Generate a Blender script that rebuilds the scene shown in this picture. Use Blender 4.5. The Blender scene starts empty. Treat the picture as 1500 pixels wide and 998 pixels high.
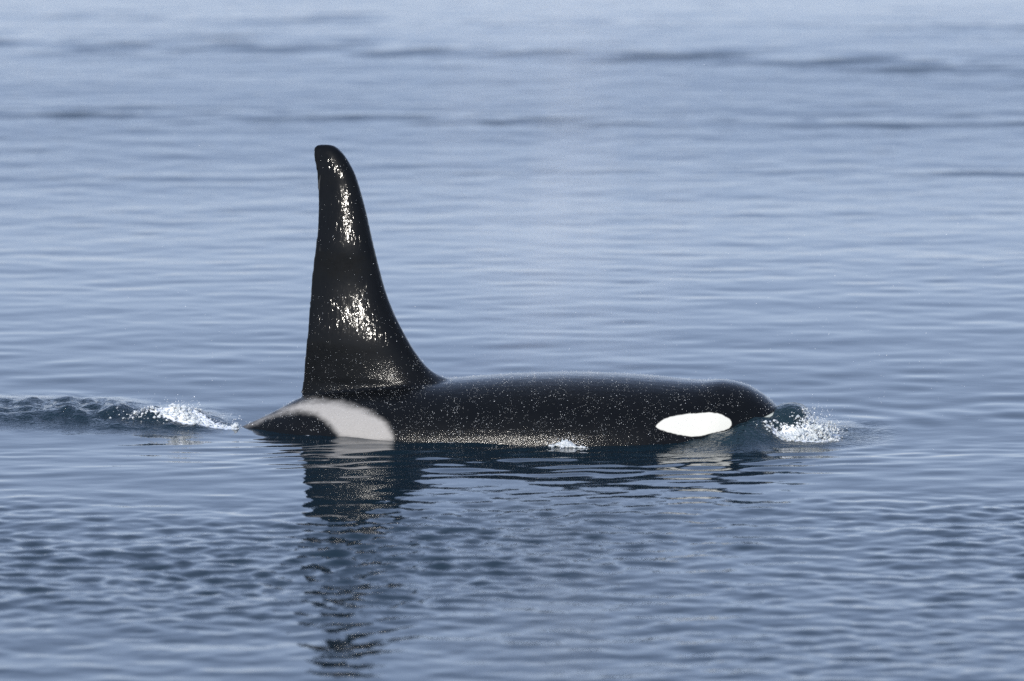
import bpy, math, random
import numpy as np
from mathutils import Vector

# ------------------------------------------------------------------ camera, sky, sun, exposure
scene = bpy.context.scene
COL = scene.collection
F_PX = 11935.0                     # focal length in pixels of the 1500 px wide frame
CAM = np.array([0.0, -55.0, 9.0])
PITCH = math.radians(8.664)
cam_d = bpy.data.cameras.new('camera')
cam_d.sensor_width = 36.0
cam_d.lens = F_PX * 36.0 / 1500.0
cam_d.clip_start = 0.5
cam_d.clip_end = 60000.0
cam_d.dof.use_dof = True
cam_d.dof.focus_distance = 55.4
cam_d.dof.aperture_fstop = 1.35
cam = bpy.data.objects.new('camera', cam_d)
COL.objects.link(cam)
cam.location = CAM.tolist()
cam.rotation_euler = (math.radians(90) - PITCH, 0, 0)
scene.camera = cam

SUN_EL = math.radians(24)
SUN_AZ = math.radians(-22)         # measured from straight behind the camera, minus = towards its left
SUN_DIR = Vector((math.sin(SUN_AZ) * math.cos(SUN_EL), -math.cos(SUN_AZ) * math.cos(SUN_EL), math.sin(SUN_EL)))
world = bpy.data.worlds.new('World')
scene.world = world
world.use_nodes = True
wn = world.node_tree
sky = wn.nodes.new('ShaderNodeTexSky')
sky.sky_type = 'NISHITA'
sky.sun_disc = False
sky.sun_elevation = SUN_EL
sky.sun_rotation = math.atan2(SUN_DIR.x, SUN_DIR.y)
sky.air_density = 1.0
sky.dust_density = 0.0
sky.ozone_density = 3.0
bg = wn.nodes['Background']
bg.inputs['Strength'].default_value = 0.15
# thin even haze over the whole sky: softer gradient, bluer horizon
gam = wn.nodes.new('ShaderNodeGamma'); gam.inputs[1].default_value = 0.34
tint = wn.nodes.new('ShaderNodeVectorMath'); tint.operation = 'MULTIPLY'; tint.inputs[1].default_value = (2.95, 3.24, 4.16)
wn.links.new(sky.outputs[0], gam.inputs[0]); wn.links.new(gam.outputs[0], tint.inputs[0]); wn.links.new(tint.outputs[0], bg.inputs['Color'])

sun_d = bpy.data.lights.new('sun', 'SUN')
sun_d.energy = 4.6
sun_d.angle = math.radians(0.53)
sun_d.color = (1.0, 0.95, 0.87)
sun = bpy.data.objects.new('sun', sun_d)
COL.objects.link(sun)
sun.rotation_euler = SUN_DIR.to_track_quat('Z', 'Y').to_euler()

vs = scene.view_settings
vs.view_transform = 'Standard'
vs.look = 'None'
vs.gamma = 1.0
vs.exposure = 0.0
vs.use_curve_mapping = False
scene.cycles.use_denoising = False
scene.cycles.max_bounces = 8
scene.cycles.volume_bounces = 1
scene.cycles.volume_step_rate = 1.0
scene.cycles.sample_clamp_indirect = 6.0

rng = np.random.default_rng(11)
random.seed(11)

# ------------------------------------------------------------------ helpers
def at(px, py, Y=0.0):
    """point of the plane y=Y that the photograph shows at pixel (px, py); used for measuring only"""
    f = np.array([0, math.cos(PITCH), -math.sin(PITCH)])
    u = np.array([0, math.sin(PITCH), math.cos(PITCH)])
    d = f + np.array([1, 0, 0]) * (px - 750) / F_PX + u * (499 - py) / F_PX
    t = (Y - CAM[1]) / d[1]
    return CAM + d * t

def pchip(xs, ys, x):
    """monotone cubic interpolation"""
    xs = np.asarray(xs, float); ys = np.asarray(ys, float)
    h = np.diff(xs); dl = np.diff(ys) / h
    m = np.zeros_like(ys)
    m[0] = dl[0]; m[-1] = dl[-1]
    for i in range(1, len(xs) - 1):
        if dl[i-1] * dl[i] > 0:
            w1 = 2*h[i] + h[i-1]; w2 = h[i] + 2*h[i-1]
            m[i] = (w1 + w2) / (w1/dl[i-1] + w2/dl[i])
    x = np.clip(np.asarray(x, float), xs[0], xs[-1])
    k = np.clip(np.searchsorted(xs, x) - 1, 0, len(h) - 1)
    t = (x - xs[k]) / h[k]
    return ((2*t**3 - 3*t**2 + 1)*ys[k] + (t**3 - 2*t**2 + t)*h[k]*m[k]
            + (-2*t**3 + 3*t**2)*ys[k+1] + (t**3 - t**2)*h[k]*m[k+1])

def sstep(a, b, x):
    t = np.clip((np.asarray(x, float) - a) / (b - a), 0, 1)
    return t*t*(3 - 2*t)

def gauss(x, c, s):
    return np.exp(-0.5*((x - c)/s)**2)

def fast_mesh(name, v, faces):
    """faces: (n,k) int array, k the same for all"""
    v = np.asarray(v, np.float32); faces = np.asarray(faces, np.int32)
    me = bpy.data.meshes.new(name)
    k = faces.shape[1]
    me.vertices.add(len(v)); me.vertices.foreach_set('co', v.ravel())
    me.loops.add(faces.size); me.loops.foreach_set('vertex_index', faces.ravel())
    me.polygons.add(len(faces))
    me.polygons.foreach_set('loop_start', np.arange(0, faces.size, k, dtype=np.int32))
    me.update(calc_edges=True)
    me.validate()
    return me

def set_attr(me, name, vals):
    a = me.attributes.new(name, 'FLOAT', 'POINT')
    a.data.foreach_set('value', np.asarray(vals, np.float32))

def smooth(me):
    me.polygons.foreach_set('use_smooth', np.ones(len(me.polygons), bool))

def link(name, me, mat=None, parent=None, **props):
    o = bpy.data.objects.new(name, me)
    COL.objects.link(o)
    if mat: me.materials.append(mat)
    if parent: o.parent = parent
    for k, val in props.items(): o[k] = val
    return o

class NT:
    def __init__(s, name):
        s.m = bpy.data.materials.new(name); s.m.use_nodes = True
        s.t = s.m.node_tree; s.b = s.t.nodes['Principled BSDF']; s.out = s.t.nodes['Material Output']
    def n(s, typ, ins=None, **kw):
        nd = s.t.nodes.new(typ)
        for k, v in kw.items(): setattr(nd, k, v)
        for k, v in (ins or {}).items():
            if hasattr(v, 'is_output'): s.t.links.new(v, nd.inputs[k])
            else: nd.inputs[k].default_value = v
        return nd
    def math(s, op, a, b=None, clamp=False):
        d = {0: a}
        if b is not None: d[1] = b
        return s.n('ShaderNodeMath', d, operation=op, use_clamp=clamp).outputs[0]
    def mix(s, f, a, b):
        nd = s.t.nodes.new('ShaderNodeMix'); nd.data_type = 'RGBA'
        for i, v in ((0, f), (6, a), (7, b)):
            if hasattr(v, 'is_output'): s.t.links.new(v, nd.inputs[i])
            else: nd.inputs[i].default_value = v if i == 0 else tuple(v) + (1,) * (4 - len(v))
        return nd.outputs[2]
    def ramp(s, x, a, b, smooth=True):
        nd = s.n('ShaderNodeMapRange', {0: x, 1: a, 2: b, 3: 0.0, 4: 1.0}, clamp=True)
        nd.interpolation_type = 'SMOOTHSTEP' if smooth else 'LINEAR'
        return nd.outputs[0]
    def attr(s, name):
        return s.n('ShaderNodeAttribute', attribute_name=name).outputs['Fac']
    def coords(s, scale=(1, 1, 1), rot=(0, 0, 0)):
        c = s.n('ShaderNodeTexCoord').outputs['Object']
        return s.n('ShaderNodeMapping', {0: c, 2: rot, 3: scale}).outputs[0]
    def noise(s, vec, scale, detail=2.0, rough=0.5, dist=0.0):
        return s.n('ShaderNodeTexNoise', {'Vector': vec, 'Scale': scale, 'Detail': detail, 'Roughness': rough, 'Distortion': dist}).outputs['Fac']
    def bset(s, **kw):
        for k, v in kw.items():
            k = k.replace('_', ' ')
            if hasattr(v, 'is_output'): s.t.links.new(v, s.b.inputs[k])
            else: s.b.inputs[k].default_value = v

YAW = math.radians(-6.0)           # head a little nearer to the camera than the tail
PIV = np.array([0.40, 0.0])
def to_local(x, y):
    c, s = math.cos(-YAW), math.sin(-YAW)
    dx, dy = x - PIV[0], y - PIV[1]
    return PIV[0] + dx*c - dy*s, PIV[1] + dx*s + dy*c
def to_world(u, v):
    c, s = math.cos(YAW), math.sin(YAW)
    du, dv = u - PIV[0], v - PIV[1]
    return PIV[0] + du*c - dv*s, PIV[1] + du*s + dv*c
def measure(px, py):
    """pixel -> (u, z) on the whale's mid plane (v = 0)"""
    Y = 0.0
    for _ in range(6):
        p = at(px, py, Y)
        u = PIV[0] + (p[0] - PIV[0]) / math.cos(YAW)
        Y = to_world(u, 0.0)[1]
    return u, p[2]

# ------------------------------------------------------------------ water surface
def body_halfwidth_u(u):
    return pchip(HW_U, HW_W, u)

HW_P = [(350, .17), (443, .33), (560, .50), (700, .61), (850, .65), (960, .60), (1035, .50), (1095, .35), (1130, .22), (1150, .06)]
HW_U = np.array([measure(p, 600)[0] for p, w in HW_P]); HW_W = np.array([w for p, w in HW_P])

def band(n, l0, l1, slope, spread, centre=90.0):
    """random sine waves of wavelength l0..l1 whose summed rms slope is `slope`"""
    wv = np.random.default_rng(int(l0*1000) + 7*n)
    lam = np.exp(wv.uniform(math.log(l0), math.log(l1), n))
    th = np.radians(centre + wv.normal(0, spread, n))
    k = 2*np.pi/lam
    amp = slope / k * math.sqrt(2.0/n)
    return k*np.cos(th), k*np.sin(th), amp, wv.uniform(0, 2*np.pi, n)

SWELL = band(9, 7.0, 22.0, 0.013, 9, 93)
WAVES = band(36, 0.7, 2.4, 0.034, 24, 92)
SHORT = band(90, 0.25, 0.70, 0.056, 32, 92)
CHOP = band(120, 0.10, 0.30, 0.085, 42, 96)
MESSY = band(70, 0.10, 0.42, 0.30, 60, 90)
TRAIN = band(60, 0.22, 0.7, 0.085, 14, 97)
FLANK = band(70, 0.13, 0.34, 0.10, 17, 92)
PATCH = band(14, 2.5, 8.0, 1.0, 60, 90)

def sines(b, x, y, step=None, lim=3.2):
    z = np.zeros_like(x)
    for kx, ky, a, ph in zip(*b):
        s = np.sin(kx*x + ky*y + ph)
        if step is not None:
            lam = 2*np.pi/math.hypot(kx, ky)
            s = s * sstep(lam/lim, lam/(lim*1.8), step)
        z += a*s
    return z

def chop_mask(x, y):
    p = sines((PATCH[0], PATCH[1], np.full(14, 1/math.sqrt(7.0)), PATCH[3]), x, y)
    near = sstep(-2.0, -3.9, y)
    m = near * np.clip(0.72 + 0.38*p, 0.42, 1.35)
    m = m * (1 - 0.55*sstep(-7.0, -8.8, y))
    m = m + 0.10*np.clip(0.3 + p, 0, 1)*sstep(2.0, 8.0, y)
    return m

def water_height(x, y, step=None):
    """returns z, chop, foam, aerate"""
    u, v = to_local(x, y)
    av = np.abs(v)
    near_w = gauss(y, -0.3, 1.5) * gauss(u, 0.0, 3.0)
    z = sines(SWELL, x, y) * 0.9 * (1 - 0.9*near_w)
    far = 0.55 + 0.75*sstep(4.0, 30.0, y)
    z += sines(WAVES, x, y, step) * (0.42 - 0.16*sstep(0.5, 3, y)) * (1 - 0.6*near_w)
    chop = chop_mask(x, y)
    # old boat wakes far behind the animal: narrow trains of steeper ripples
    train = np.zeros_like(x); ruffled = np.zeros_like(x)
    for y0, tilt, wd, st_ in ((21.6, -0.20, 0.55, 1.0), (24.4, -0.16, 0.40, 0.55), (17.2, -0.05, 0.38, 0.8), (13.7, 0.05, 0.35, 0.45), (31.0, -0.2, 0.8, 0.6)):
        q = y - y0 - tilt*x - 0.10*np.sin(x*0.5 + y0) - 0.04*np.sin(x*1.7 + 2*y0)
        ruffled += st_*gauss(q, 0.1, wd*1.1)*sstep(40, 15, np.abs(x))
        train += st_*gauss(q, 0, wd)*(0.85 + 0.15*np.sin(x*0.7 + y0*3))*sstep(40, 15, np.abs(x))*np.sin(q*2*np.pi/(wd*2.1) + 0.5*np.sin(x*0.8 + y0))*wd
    z += 0.022*train
    z += sines(TRAIN, x, y, step)*ruffled
    z += sines(SHORT, x, y, step) * (0.42 - 0.12*sstep(0.5, 3, y) + 0.30*chop + 0.25*gauss(y, -1.15, 0.75)*gauss(u, 0.2, 1.5) - 0.14*gauss(y, -1.2, 1.2))
    z += sines(FLANK, x, y, step) * gauss(y, -1.15, 0.62) * (0.15 + 0.85*gauss(u, 0.2, 1.3))
    z += sines(CHOP, x, y, step) * (chop*(1.5 + 0.3*gauss(y, -3.7, 1.1)))
    # local set-up round the animal: keep the mean level at the measured waterline
    z -= 0.012*gauss(y, -0.4, 0.7) + 0.014*gauss(u, -1.7, 0.35)*gauss(v, -0.1, 0.5)
    messy = sines(MESSY, x, y, step)
    foam = np.zeros_like(x); aer = np.zeros_like(x)
    # wake: a torn ridge behind the tail
    env = sstep(-1.86, -2.35, u) * (0.75 + 0.25*np.sin(u*2.1 + 0.4))
    ridge = gauss(v, 0.10, 0.17)*0.070 + gauss(v, -0.18, 0.09)*0.02*sstep(-2.9, -2.5, u)
    ridge2 = gauss(v, 0.55, 0.16)*0.05*sstep(-2.5, -3.1, u)
    z += env*(ridge + ridge2)
    wk = env*(gauss(v, 0.05, 0.24) + 0.8*gauss(v, 0.55, 0.18)*sstep(-2.5, -3.1, u))
    z += messy*wk*1.5
    foam += gauss(u, -2.28, 0.11)*gauss(v, -0.04, 0.09)*0.95 + gauss(u, -2.55, 0.2)*gauss(v, 0.0, 0.09)*0.35
    foam += sstep(-2.45, -2.1, u)*sstep(-1.78, -1.95, u)*gauss(v, -0.10, 0.06)*1.0
    z += gauss(u, -2.27, 0.10)*gauss(v, 0.02, 0.10)*0.045
    # bow wave: water climbing the chin and standing in a dome before the snout
    hw = np.where(u < HW_U[-1], body_halfwidth_u(u), 0.04)
    d = np.maximum(av - hw*0.9, 0)
    climb = pchip([0.7, 1.1, 1.30, 1.50, 1.66, 1.80, 1.95, 2.4], [0.0, 0.01, 0.035, 0.085, 0.155, 0.14, 0.05, 0.0], u)
    z += climb*np.exp(-(d/0.24)**1.4)*(1 + 0.0*u)
    dome = np.exp(-(av/0.23)**3)*pchip([1.68, 1.76, 1.84, 1.92, 1.99, 2.05, 2.12], [0.0, 0.60, 0.95, 1.0, 0.92, 0.55, 0.0], u)
    hd = dome*0.215
    z = z + sstep(0.0, 0.25, dome)*np.maximum(hd - z, 0)
    bw = sstep(1.0, 1.45, u)*sstep(2.75, 2.0, u)*np.exp(-(np.maximum(av - hw, 0)/0.34)**2)
    z += messy*bw*0.62*(1 - 0.75*dome)
    aer += bw*0.25; foam += bw*0.25 + wk*0.14
    foam += gauss(u, 2.14, 0.08)*gauss(v, -0.12, 0.16)*0.9
    foam += sstep(1.70, 1.9, u)*sstep(2.2, 2.05, u)*gauss(v, -0.30, 0.06)*0.8
    # diverging ripples from the bow
    r = np.hypot(u - 1.9, v*1.0)
    z += 0.005*np.sin(r*19 - 1)*sstep(0.25, 0.5, r)*np.exp(-r/0.9)*sstep(0.8, 1.4, u)
    # flank: thin dark ripples and a few foamy licks against the skin
    fl = np.exp(-(np.maximum(av - hw, 0)/0.30)**2)*sstep(-1.7, -1.0, u)*sstep(1.9, 1.4, u)
    z += messy*fl*0.10
    skin = np.exp(-(np.maximum(av - hw*0.97, 0)/0.045)**2)
    foam += skin*(gauss(u, 0.42, 0.06)*0.8 + gauss(u, -0.42, 0.10)*0.65 + gauss(u, -1.36, 0.03)*0.5)
    z += skin*gauss(u, 0.42, 0.06)*0.03
    return z, np.clip(chop, 0, 1.5), foam, aer, np.clip(wk + 0.8*bw, 0, 1)

def graded(lo, hi, stepf):
    out = [lo]
    while out[-1] < hi: out.append(out[-1] + stepf(out[-1]))
    return np.array(out)

def xstep(x):
    a = abs(x)
    if a < 3.7: return 0.026
    if a < 10: return min(0.026 + (a - 3.7)*0.016, 0.10)
    return 0.10 + (a - 10)*0.30
def ystep(y):
    if y < -10.5: return 0.04 + (-10.5 - y)*0.30
    if y < -2.5: return 0.028
    if y < 1.6: return 0.022
    if y < 50: return 0.022 + (y - 1.6)*0.0020
    return 0.12 + (y - 50)*0.12
xp = graded(0.013, 30000, xstep)
X1 = np.concatenate([-xp[::-1], xp])
yn = graded(0.0, 30000, lambda t: ystep(-t)); ypos = graded(0.0, 45000, ystep)
Y1 = np.concatenate([-yn[:0:-1], ypos])
GX, GY = np.meshgrid(X1, Y1)
SX = np.gradient(X1); SY = np.gradient(Y1)
STEP = np.maximum(SX[None, :]*0.55, SY[:, None])       # crests run along x, so y spacing counts most
Z, CH, FO, AE, TORN = water_height(GX, GY, STEP)
fade = sstep(900, 200, np.hypot(GX, GY))
Z = Z*fade
ny, nx = GX.shape
idx = np.arange(nx*ny).reshape(ny, nx)
faces = np.stack([idx[:-1, :-1], idx[:-1, 1:], idx[1:, 1:], idx[1:, :-1]], -1).reshape(-1, 4)
me = fast_mesh('water', np.stack([GX, GY, Z], -1).reshape(-1, 3), faces)
smooth(me)
set_attr(me, 'chop', CH.ravel()); set_attr(me, 'foam', FO.ravel()); set_attr(me, 'aerate', AE.ravel()); set_attr(me, 'torn', TORN.ravel()); set_attr(me, 'ruffle', (0.10 + 0.45*np.clip(CH, 0, 1.5) + 0.50*sstep(1.5, 20, GY)).ravel())

w = NT('sea_water')
co = w.coords()
c1 = w.coords((0.55, 1, 1)); c2 = w.coords((0.8, 1, 1), (0, 0, 0.35))
chop = w.attr('chop')
n1 = w.noise(c1, 5.5, 3, 0.55)
n2 = w.noise(c2, 19.0, 2, 0.5)
amp = w.attr('ruffle')
h = w.math('ADD', w.math('MULTIPLY', n1, 0.020), w.math('MULTIPLY', n2, 0.0045))
h = w.math('MULTIPLY', h, amp)
n3 = w.noise(w.coords(), 22.0, 3, 0.6)
h = w.math('ADD', h, w.math('MULTIPLY', w.math('MULTIPLY', n3, 0.048), w.attr('torn')))
bump = w.n('ShaderNodeBump', {'Strength': 1.0, 'Distance': 1.0, 'Height': h})
fn = w.noise(w.coords((1, 1, 1)), 34.0, 4, 0.62)
foam = w.attr('foam')
fmask = w.ramp(w.math('ADD', foam, w.math('MULTIPLY', w.math('SUBTRACT', fn, 0.5), 1.6)), 0.50, 0.72)
deep = w.mix(w.math('MULTIPLY', w.attr('aerate'), 0.8, True), (0.006, 0.016, 0.024), (0.018, 0.036, 0.034))
w.bset(Base_Color=w.mix(fmask, deep, (0.78, 0.80, 0.81)), Roughness=w.math('ADD', w.math('MULTIPLY', fmask, 0.5), 0.035), IOR=1.333, Normal=bump.outputs[0])
WATER = w.m
link('water', me, WATER, kind='structure', label='calm blue sea with low ripples and darker wind ruffled patches', category='water')

# ------------------------------------------------------------------ whale
top_px = [(335, 633), (350, 626), (380, 613), (410, 598), (443, 581), (500, 569), (560, 562), (610, 558), (655, 556), (700, 552.5), (760, 549), (850, 547.5),
          (900, 549), (960, 553), (1005, 557), (1030, 558.5), (1042, 557.5), (1056, 556.5), (1075, 559), (1095, 565), (1115, 576), (1128, 586), (1138, 596), (1146, 612), (1150, 630)]
TU, TZ = np.array([measure(*p) for p in top_px]).T
# the parts below the surface carry on as an orca's body does
TU = np.concatenate([[-4.55, -4.0, -3.2, -2.5], TU]); TZ = np.concatenate([[-0.92, -0.80, -0.50, -0.18], TZ])
bot_px = [(350, -.62), (443, -.80), (560, -.96), (700, -1.08), (850, -1.10), (960, -1.00), (1035, -.82), (1095, -.55), (1130, -.30), (1150, -.06)]
BU = np.array([-4.55, -4.0, -3.2, -2.5] + [measure(p, 600)[0] for p, b in bot_px]); BZ = np.array([-0.98, -1.02, -0.98, -0.80] + [b for p, b in bot_px])
WU = np.concatenate([[-4.55, -4.0, -3.2, -2.5], HW_U]); WW = np.concatenate([[0.05, 0.07, 0.09, 0.12], HW_W])
U0, U1 = TU[0], TU[-1]
st = np.concatenate([np.linspace(U0, 1.2, 130), np.linspace(1.2, U1, 70)[1:]])
NR = 64
ang = np.linspace(0, 2*np.pi, NR, endpoint=False)
verts = []
for u in st:
    t = pchip(TU, TZ, [u])[0]; b = pchip(BU, BZ, [u])[0]; hw = pchip(WU, WW, [u])[0]
    t = max(t, b + 0.02)
    # widest line sits low in the body; the tail stock is ridged on top
    mid = b + (t - b)*(0.50 + 0.13*float(sstep(-1.8, -0.6, u)*sstep(1.5, 0.9, u)))
    rdg = float(sstep(-0.6, -1.7, u))
    for a in ang:
        cs, sn = math.cos(a), math.sin(a)
        e = 0.88 + 0.30*rdg if sn > 0 else 0.95
        yy = hw * math.copysign(abs(cs)**e, cs)
        zz = mid + ((t - mid) if sn > 0 else (mid - b)) * math.copysign(abs(sn)**(0.96), sn)
        verts.append((u, yy, zz))
fc = []
for i in range(len(st) - 1):
    for j in range(NR):
        k = (j + 1) % NR
        fc.append((i*NR + j, i*NR + k, (i + 1)*NR + k, (i + 1)*NR + j))
fc.append(tuple(range(NR))[::-1]); fc.append(tuple((len(st) - 1)*NR + j for j in range(NR)))

# dorsal fin: measured leading and trailing edge
lead = [(476, 209.2), (483, 210), (490, 212.5), (500, 221), (510, 235), (520, 255), (528, 280), (536, 310), (545, 350), (556, 395), (566, 430), (578, 460),
        (592, 488), (608, 515), (625, 537), (640, 548.5), (660, 556.5), (690, 563), (720, 580)]
trail = [(470, 209.2), (465, 210.5), (460, 214), (459.5, 220), (461, 232), (464, 247), (466, 270), (467, 300), (466.3, 330), (464, 357), (460, 388), (457, 420), (455, 450),
         (452, 490), (449, 520), (447, 545), (444.5, 566), (441, 577), (432, 584), (400, 600)]
LU, LZ = np.array([measure(*p) for p in lead]).T
RU, RZ = np.array([measure(*p) for p in trail]).T
zt = LZ[0]; zb = max(LZ[-1], RZ[-1])
tz_px = [(209.2, .004), (211, .014), (216, .026), (235, .038), (270, .047), (350, .062), (440, .082), (500, .098), (540, .120), (560, .150), (576, .19), (600, .25)]
FZ = np.array([measure(500, p)[1] for p, t in tz_px]); FT = np.array([t for p, t in tz_px])
zs = np.concatenate([zt - (zt - (zt - 0.05))*np.linspace(0, 1, 14)**2, np.linspace(zt - 0.05, zb, 90)[1:]])
NP = 40
sl_px = [(209, .36), (222, .30), (246, .28), (258, .16), (275, .22), (310, .25), (348, .24), (372, .04), (395, .06), (425, .20), (465, .26), (488, .20), (512, .03), (545, .05), (600, 0)]
SLZ = np.array([measure(500, p)[1] for p, t in sl_px])[::-1]; SLV = np.array([t for p, t in sl_px])[::-1]
LEAN_Z = np.linspace(SLZ[0], SLZ[-1], 200); LEAN_Y = np.cumsum(pchip(SLZ, SLV, LEAN_Z))*(LEAN_Z[1] - LEAN_Z[0])
off = len(verts)
for z in zs:
    l = pchip(LZ[::-1], LU[::-1], [z])[0]; r = pchip(RZ[::-1], RU[::-1], [z])[0]; th = pchip(FZ[::-1], FT[::-1], [z])[0]
    s = (z - 0.35)/1.65
    # an old bull's fin is never quite flat: it leans and ripples a little
    lean = float(np.interp(z, LEAN_Z, LEAN_Y))
    for j in range(NP):
        a = 2*math.pi*j/NP
        q = 0.5*(1 - math.cos(a))                       # 0 = leading, 1 = trailing
        prof = 5*(0.2969*math.sqrt(q) - 0.126*q - 0.3516*q*q + 0.2843*q**3 - 0.1036*q**4)/0.5
        y = math.copysign(th*prof + 0.011*sstep(0.0, 0.10, q)*min(1, th/0.03), math.sin(a) if abs(math.sin(a)) > 1e-9 else 1)
        if j in (0, NP//2): y = 0
        wob = 0.010*math.sin(q*5.0 + s*4.0)*q*min(1, max(0, s*3))
        verts.append((l + (r - l)*q - lean*0.105 - 0.010*q, y + lean + wob, z - lean*0.16))
for i in range(len(zs) - 1):
    for j in range(NP):
        k = (j + 1) % NP
        fc.append((off + i*NP + j, off + (i + 1)*NP + j, off + (i + 1)*NP + k, off + i*NP + k))
fc.append(tuple(off + j for j in range(NP))); fc.append(tuple(off + (len(zs) - 1)*NP + j for j in range(NP))[::-1])

def wing(root, tip, chord_root, chord_tip, sweep, thick, n=26):
    """a flipper or fluke half: lens sections from root to tip (under water)"""
    o = len(verts); m = 20
    root = Vector(root); tip = Vector(tip); ax = (tip - root).normalized()
    for i in range(n + 1):
        f = i/n
        c = root.lerp(tip, f)
        ch = (chord_root + (chord_tip - chord_root)*f) * math.sqrt(max(1 - f**3.2, 0.004))
        nrm = ax.cross(Vector((1, 0, 0))).normalized()
        for j in range(m):
            a = 2*math.pi*j/m
            p = c + Vector((-sweep*f*f, 0, 0)) + Vector((1, 0, 0))*ch*0.5*math.cos(a) + nrm*thick*ch*0.5*math.sin(a)
            verts.append(tuple(p))
    for i in range(n):
        for j in range(m):
            k = (j + 1) % m
            fc.append((o + i*m + j, o + i*m + k, o + (i + 1)*m + k, o + (i + 1)*m + j))
    fc.append(tuple(o + j for j in range(m))[::-1]); fc.append(tuple(o + n*m + j for j in range(m)))
for s in (-1, 1):
    wing((0.85, 0.40*s, -0.62), (0.45, 1.25*s, -1.15), 0.55, 0.62, 0.25, 0.16)
    wing((-4.35, 0.0, -0.95), (-4.75, 1.05*s, -1.0), 0.62, 0.22, 0.25, 0.12)

raw = bpy.data.meshes.new('raw')
raw.from_pydata(verts, [], fc)
import bmesh
bm = bmesh.new(); bm.from_mesh(raw); bmesh.ops.recalc_face_normals(bm, faces=bm.faces); bm.to_mesh(raw); bm.free()
tmp = bpy.data.objects.new('raw', raw); COL.objects.link(tmp)
md = tmp.modifiers.new('remesh', 'REMESH'); md.mode = 'VOXEL'; md.voxel_size = 0.013; md.use_smooth_shade = True
sm = tmp.modifiers.new('smooth', 'SMOOTH'); sm.factor = 0.5; sm.iterations = 4
dg = bpy.context.evaluated_depsgraph_get()
body_me = bpy.data.meshes.new_from_object(tmp.evaluated_get(dg))
bpy.data.objects.remove(tmp); bpy.data.meshes.remove(raw)
body_me.name = 'whale_body'
smooth(body_me)
nv = len(body_me.vertices)
V = np.empty(nv*3, np.float32); body_me.vertices.foreach_get('co', V); V = V.reshape(-1, 3).astype(float)
NRM = np.empty(nv*3, np.float32); body_me.vertices.foreach_get('normal', NRM); NRM = NRM.reshape(-1, 3).astype(float)

def near_measure(px, py, iters=6):
    """pixel -> (u, z) on the near flank rather than the mid plane"""
    vv = -0.4
    u, z = measure(px, py)
    for _ in range(iters):
        hw = pchip(WU, WW, [u])[0]; t = pchip(TU, TZ, [u])[0]; b = pchip(BU, BZ, [u])[0]
        mid = (t + b)/2; hh = max((t - b)/2, 0.05)
        vv = -hw*math.sqrt(max(0.0, 1 - min(1, abs(z - mid)/hh)**2.0))
        Y = to_world(u, vv)[1]
        p = at(px, py, Y)
        u = to_local(p[0], Y)[0]; z = p[2]
    return u, z

def poly_sdf(P, x, z):
    """signed distance to a closed polygon, minus inside"""
    P = np.asarray(P); n = len(P)
    d = np.full(len(x), 1e9); inside = np.zeros(len(x), bool)
    for i in range(n):
        ax, az = P[i]; bx, bz = P[(i + 1) % n]
        ex, ez = bx - ax, bz - az
        t = np.clip(((x - ax)*ex + (z - az)*ez)/(ex*ex + ez*ez), 0, 1)
        d = np.minimum(d, np.hypot(x - ax - ex*t, z - az - ez*t))
        c = ((az > z) != (bz > z)) & (x < ex*(z - az)/(ez if abs(ez) > 1e-12 else 1e-12) + ax)
        inside ^= c
    return np.where(inside, -d, d)

def closed_curve(P, sub=8):
    P = np.asarray(P, float); n = len(P); out = []
    for i in range(n):
        p0, p1, p2, p3 = P[i-1], P[i], P[(i+1) % n], P[(i+2) % n]
        for k in range(sub):
            t = k/sub
            out.append(0.5*((2*p1) + (-p0+p2)*t + (2*p0-5*p1+4*p2-p3)*t*t + (-p0+3*p1-3*p2+p3)*t**3))
    return np.array(out)

eye_px = [(962, 624), (968, 616), (980, 610), (1000, 606), (1022, 604.5), (1042, 604), (1056, 606.5), (1066, 612), (1071, 618), (1071, 624), (1064, 629), (1045, 634), (1018, 639), (1000, 636.5), (978, 631)]
eye = closed_curve([near_measure(*p) for p in eye_px])
sad_px = [(352, 630), (380, 613), (410, 600), (432, 590), (450, 584.5), (475, 584.5), (500, 587), (525, 593), (548, 602), (566, 613), (574, 624), (577, 634), (576, 646), (540, 648), (500, 642), (492, 634), (482, 624), (470, 615), (455, 608), (430, 606), (400, 612), (370, 624)]
sad = closed_curve([near_measure(*p) for p in sad_px], 5)
side = np.abs(V[:, 1])
set_attr(body_me, 'eye_patch', poly_sdf(eye, V[:, 0], V[:, 2]))
set_attr(body_me, 'saddle', poly_sdf(sad, V[:, 0], V[:, 2]))
j0 = near_measure(1137, 599); j1 = near_measure(1078, 628)
jl = (V[:, 2] - j0[1]) - (j1[1] - j0[1])/(j1[0] - j0[0])*(V[:, 0] - j0[0])
set_attr(body_me, 'jaw', np.where(V[:, 0] > 1.25, jl, 0.2))
finm = sstep(0.42, 0.62, V[:, 2])
set_attr(body_me, 'fin', finm)

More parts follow.
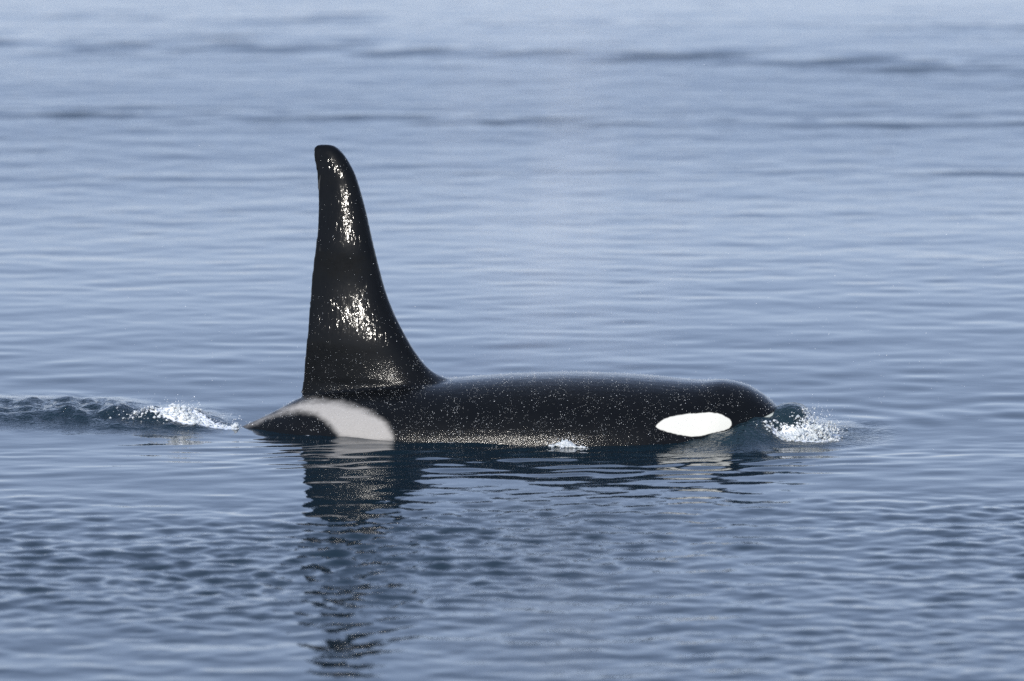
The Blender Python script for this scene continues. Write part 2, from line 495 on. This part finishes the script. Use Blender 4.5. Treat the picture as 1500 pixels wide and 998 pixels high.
s_ = NT('orca_skin')
oc = s_.coords()
edge_n = s_.math('MULTIPLY', s_.math('SUBTRACT', s_.noise(oc, 26.0, 3, 0.6), 0.5), 0.012)
eyef = s_.ramp(s_.math('ADD', s_.attr('eye_patch'), edge_n), 0.004, -0.004)
sn = s_.math('MULTIPLY', s_.math('SUBTRACT', s_.noise(s_.coords((0.7, 1, 1.6)), 12.0, 5, 0.65), 0.5), 0.06)
sadv = s_.math('ADD', s_.attr('saddle'), sn)
sadf = s_.ramp(sadv, 0.018, -0.045)
jaw = s_.math('MULTIPLY', s_.ramp(s_.attr('jaw'), -0.004, -0.012), s_.ramp(s_.attr('jaw'), -0.045, -0.03))
mott = s_.noise(oc, 7.0, 5, 0.6)
black = s_.mix(mott, (0.0012, 0.0014, 0.0018), (0.005, 0.0055, 0.006))
fine = s_.noise(s_.coords((1, 1, 2.2)), 60.0, 3, 0.6)
# faint scars and rake marks
scr = s_.noise(s_.coords((1, 1, 0.16), (0, 0.6, 0)), 30.0, 2, 0.5)
scrm = s_.math('MULTIPLY', s_.ramp(scr, 0.70, 0.76), s_.ramp(s_.noise(oc, 2.2, 2), 0.52, 0.66))
black = s_.mix(s_.math('MULTIPLY', scrm, 0.5), black, (0.09, 0.09, 0.09))
grey = s_.mix(fine, (0.25, 0.238, 0.225), (0.35, 0.335, 0.315))
colr = s_.mix(sadf, black, grey)
colr = s_.mix(jaw, colr, (0.55, 0.56, 0.48))
colr = s_.mix(eyef, colr, (0.60, 0.59, 0.53))
# wet film: beads everywhere, vertical rivulets on the fin
bead = s_.noise(oc, 130.0, 2, 0.6)
riv = s_.noise(s_.coords((1, 1, 0.12), (0, 0.05, 0)), 40.0, 2, 0.5, 0.7)
lum = s_.noise(oc, 8.0, 3, 0.5)
fin = s_.attr('fin')
hb = s_.math('ADD', s_.math('MULTIPLY', s_.math('MULTIPLY', lum, 0.006), s_.math('SUBTRACT', 1.0, s_.math('MULTIPLY', fin, 0.55))), s_.math('MULTIPLY', bead, s_.math('SUBTRACT', 0.0020, s_.math('MULTIPLY', fin, 0.0018))))
hb = s_.math('ADD', hb, s_.math('MULTIPLY', s_.math('MULTIPLY', riv, fin), 0.0062))
sb = s_.n('ShaderNodeBump', {'Strength': 0.8, 'Distance': 1.0, 'Height': hb})
dull = s_.math('MAXIMUM', sadf, eyef)
sb2 = s_.n('ShaderNodeBump', {'Strength': 0.6, 'Distance': 1.0, 'Height': s_.math('MULTIPLY', lum, 0.006)})
s_.bset(Base_Color=colr, Roughness=0.42, IOR=1.33, Normal=sb2.outputs[0], Coat_Weight=s_.math('SUBTRACT', 1.0, s_.math('MULTIPLY', dull, 0.75)),
        Coat_Roughness=0.10, Coat_IOR=1.19, Coat_Normal=sb.outputs[0], Specular_IOR_Level=0.06)
SKIN = s_.m

whale = bpy.data.objects.new('orca_whale', None); COL.objects.link(whale)
whale['label'] = 'black orca swimming at the surface, tall upright dorsal fin, grey saddle, white eye patch'
whale['category'] = 'whale'
c_, s0 = math.cos(YAW), math.sin(YAW)
whale.location = (PIV[0] - PIV[0]*c_, -PIV[0]*s0, 0)
whale.rotation_euler = (0, 0, YAW)
body = link('body', body_me, SKIN, whale)

# eyes (below the front end of each eye patch) and the blowhole's lip
def ball(name, c, r, mat, parent):
    b = bmesh.new(); bmesh.ops.create_uvsphere(b, u_segments=16, v_segments=10, radius=1.0)
    for q in b.verts: q.co = Vector((c[0] + q.co.x*r[0], c[1] + q.co.y*r[1], c[2] + q.co.z*r[2]))
    m_ = bpy.data.meshes.new(name); b.to_mesh(m_); b.free(); smooth(m_)
    return link(name, m_, mat, parent)
e_ = NT('dark_eye'); e_.bset(Base_Color=(0.01, 0.007, 0.005, 1), Roughness=0.08)
eu, ez = near_measure(1086, 634)
for s in (-1, 1):
    c = np.argmin(np.hypot(V[:, 0] - eu, V[:, 2] - ez) + (V[:, 1]*s < 0)*9)
    ball('eye', V[c] - NRM[c]*0.006, (0.022, 0.014, 0.018), e_.m, whale)
bu, bz = measure(1033, 558.5)
c = np.argmin(np.hypot(V[:, 0] - bu, V[:, 1]) + (V[:, 2] < 0.2)*9)
ball('blowhole', V[c] + np.array([0, 0, -0.019]), (0.035, 0.085, 0.018), SKIN, whale)

# ------------------------------------------------------------------ droplets, splash, mist
def droplets(name, P, R, stretch=None):
    """many tiny octahedra in one mesh"""
    o8 = np.array([(1, 0, 0), (-1, 0, 0), (0, 1, 0), (0, -1, 0), (0, 0, 1), (0, 0, -1)], float)
    f8 = np.array([(0, 2, 4), (2, 1, 4), (1, 3, 4), (3, 0, 4), (2, 0, 5), (1, 2, 5), (3, 1, 5), (0, 3, 5)])
    n = len(P)
    sc = R[:, None]*np.ones((1, 3)) if stretch is None else R[:, None]*stretch
    v = P[:, None, :] + o8[None]*sc[:, None, :]
    f = f8[None] + (np.arange(n)*6)[:, None, None]
    m_ = fast_mesh(name, v.reshape(-1, 3), f.reshape(-1, 3)); smooth(m_)
    return m_

d_ = NT('water_drop')
d_.bset(Base_Color=(0.86, 0.88, 0.88, 1), Roughness=0.18, IOR=1.333)  # near-white base; on the skin it doubles as painted sun sparkle
DROP = d_.m
f_ = NT('white_froth')
fnz = f_.noise(f_.coords(), 60.0, 4, 0.6)
f_.bset(Base_Color=f_.mix(f_.ramp(fnz, 0.35, 0.6), (0.50, 0.56, 0.58), (0.84, 0.86, 0.86)), Roughness=0.28, IOR=1.333,
        Transmission_Weight=0.35, Normal=f_.n('ShaderNodeBump', {'Strength': 0.7, 'Distance': 0.02, 'Height': fnz}).outputs[0])
FROTH = f_.m

def W3(u, v, z):
    x, y = to_world(np.asarray(u, float), np.asarray(v, float))
    return np.stack([x, y, np.asarray(z, float)], -1)

# water beads on wet skin, white as painted sun sparkle, thickest low on flank
ok = (V[:, 2] > 0.0) & (V[:, 1] < 0.25) & (V[:, 0] > -2.0)
wgt = ok * (0.10 + 1.1*gauss(V[:, 2], 0.03, 0.11)*gauss(V[:, 0], 0.1, 0.75) + 0.45*(V[:, 2] < 0.5) + 0.2*(V[:, 2] < 0.9))
wgt = wgt*(0.5 + (np.sin(V[:, 0]*9 + V[:, 2]*23) * np.sin(V[:, 0]*23 - V[:, 2]*11) > 0.1))
pk = rng.choice(nv, 10500, p=wgt/wgt.sum())
R = np.clip(rng.lognormal(math.log(0.00085), 0.5, len(pk)), 0.0004, 0.0025)
Pl = V[pk] + rng.normal(0, 0.004, (len(pk), 3)) + NRM[pk]*0.002
link('skin_glint_drops', droplets('skin_glint_drops', Pl, R), DROP, whale, kind='stuff')

# loose spray hanging in the air round the animal
n = 1500
u = rng.uniform(-2.6, 3.2, n); v = rng.normal(-0.1, 0.7, n); z = np.abs(rng.normal(0, 0.9, n)) + 0.05
wx = W3(u, v, z)
R = np.clip(rng.lognormal(math.log(0.0010), 0.45, n), 0.0005, 0.0032)
link('spray_droplets', droplets('spray_droplets', wx, R), DROP, kind='stuff', label='fine spray drops hanging in the air round the orca', category='spray')

def lumpy(name, P, R, voxel):
    m_ = droplets(name, P, R)
    o = bpy.data.objects.new(name, m_); COL.objects.link(o)
    r_ = o.modifiers.new('r', 'REMESH'); r_.mode = 'VOXEL'; r_.voxel_size = voxel; r_.use_smooth_shade = True
    s2 = o.modifiers.new('s', 'SMOOTH'); s2.factor = 0.5; s2.iterations = 1
    dg = bpy.context.evaluated_depsgraph_get()
    out = bpy.data.meshes.new_from_object(o.evaluated_get(dg)); bpy.data.objects.remove(o)
    smooth(out); out.name = name
    return out

def base_z(u, v):
    x, y = to_world(np.asarray(u, float), np.asarray(v, float))
    return water_height(x, y)[0]

def splash(name, label, arcs, cloud, voxel):
    """arcs: strands thrown along ballistic curves; cloud: froth heaps (u, v, su, sv, height, count)"""
    P, R = [], []
    for (u0, v0, du, dv, hgt, nst, rad) in arcs:
        for k in range(nst):
            a, b_ = rng.normal(1, 0.28), rng.normal(0, 0.06)
            uu0 = u0 + rng.normal(0, 0.03); vv0 = v0 + rng.normal(0, 0.05); hh = hgt*rng.uniform(0.35, 1.1)
            m = 22
            t = np.linspace(0, rng.uniform(0.45, 1.0), m)
            uu = uu0 + du*a*t; vv = vv0 + (dv + b_)*t
            zz = base_z(uu0, vv0) + 4*hh*t*(1 - t) - 0.02
            P.append(np.stack([uu, vv, zz], -1) + rng.normal(0, 0.004, (m, 3)))
            R.append(rad*np.linspace(1.3, 0.35, m)*rng.uniform(0.6, 1.2, m))
    for (u0, v0, su, sv, hgt, cnt) in cloud:
        uu = rng.normal(u0, su, cnt); vv = rng.normal(v0, sv, cnt)
        env = np.exp(-0.5*((uu - u0)/su)**2)
        zz = base_z(uu, vv) + rng.uniform(-0.012, 1, cnt)*hgt*env
        P.append(np.stack([uu, vv, zz], -1)); R.append(np.clip(rng.lognormal(math.log(0.0075), 0.4, cnt), 0.004, 0.018))
    P = np.concatenate(P); R = np.concatenate(R)
    x, y = to_world(P[:, 0], P[:, 1])
    me_ = lumpy(name, np.stack([x, y, P[:, 2]], -1), R, voxel)
    o = link(name, me_, FROTH, kind='stuff', label=label, category='splash')
    n2 = len(P)
    pick = rng.choice(n2, min(n2, 700))
    Q = P[pick] + rng.normal(0, 1, (len(pick), 3))*np.array([0.05, 0.05, 0.03]) + np.array([0, 0, 0.012])
    Q = Q[Q[:, 2] > base_z(Q[:, 0], Q[:, 1])]
    x, y = to_world(Q[:, 0], Q[:, 1])
    link('drops', droplets('drops', np.stack([x, y, Q[:, 2]], -1), np.clip(rng.lognormal(math.log(0.0016), 0.5, len(Q)), 0.0008, 0.0045)), DROP, o, kind='stuff')
    return o

splash('bow_splash', 'white splash of water thrown up in front of the orca snout',
       [(2.03, -0.16, 0.18, -0.05, 0.085, 36, 0.0055), (1.88, -0.28, 0.20, -0.05, 0.045, 26, 0.005), (2.10, -0.02, 0.14, 0.0, 0.085, 26, 0.0055)],
       [(2.14, -0.16, 0.045, 0.07, 0.085, 420), (2.02, -0.27, 0.06, 0.04, 0.045, 240), (1.88, -0.31, 0.07, 0.03, 0.02, 160), (2.18, 0.0, 0.04, 0.08, 0.06, 180)], 0.005)
splash('tail_foam', 'white foam where the wake closes behind the tail stock',
       [(-2.24, -0.02, -0.10, 0.0, 0.03, 10, 0.006)],
       [(-2.27, -0.04, 0.07, 0.06, 0.03, 240), (-2.10, -0.10, 0.09, 0.03, 0.010, 110), (-2.52, -0.02, 0.12, 0.06, 0.012, 80), (-1.90, -0.06, 0.014, 0.02, 0.035, 50)], 0.005)
splash('flank_foam', 'small white lick of foam against the dark flank of the orca',
       [(0.40, -0.66, 0.03, -0.02, 0.025, 5, 0.005)],
       [(0.42, -0.665, 0.045, 0.012, 0.028, 110), (0.48, -0.67, 0.08, 0.010, 0.008, 60)], 0.005)

# the breath that still hangs over the back
m_ = NT('breath_mist')
m_.t.nodes.remove(m_.b)
mc = m_.coords((1, 1, 0.45))
mn = m_.ramp(m_.noise(mc, 1.6, 3, 0.55), 0.30, 0.75)
tc = m_.n('ShaderNodeTexCoord').outputs['Generated']
sub = m_.n('ShaderNodeVectorMath', {0: tc, 1: (0.5, 0.5, 0.5)}, operation='SUBTRACT').outputs[0]
flat = m_.n('ShaderNodeVectorMath', {0: sub, 1: (2, 2, 1.75)}, operation='MULTIPLY').outputs[0]
ln = m_.n('ShaderNodeVectorMath', {0: flat}, operation='LENGTH').outputs['Value']
fall = m_.ramp(ln, 1.0, 0.25)
dens = m_.math('MULTIPLY', m_.math('MULTIPLY', mn, fall), 0.52)
pv = m_.n('ShaderNodeVolumePrincipled', {'Color': (0.96, 0.96, 0.95, 1), 'Density': dens, 'Anisotropy': 0.0})
m_.t.links.new(pv.outputs[0], m_.out.inputs['Volume'])
b = bmesh.new(); bmesh.ops.create_icosphere(b, subdivisions=3, radius=1.0)
for q in b.verts:
    q.co = Vector((0.35 + q.co.x*1.25 + 0.12*q.co.z, 0.1 + q.co.y*0.8, 1.75 + q.co.z*1.72))
mm = bpy.data.meshes.new('blow_mist'); b.to_mesh(mm); b.free()
link('blow_mist', mm, m_.m, kind='stuff', label='faint pale mist of breath hanging above the back of the orca', category='mist')
print('WATER', nx, ny, 'BODY', nv)
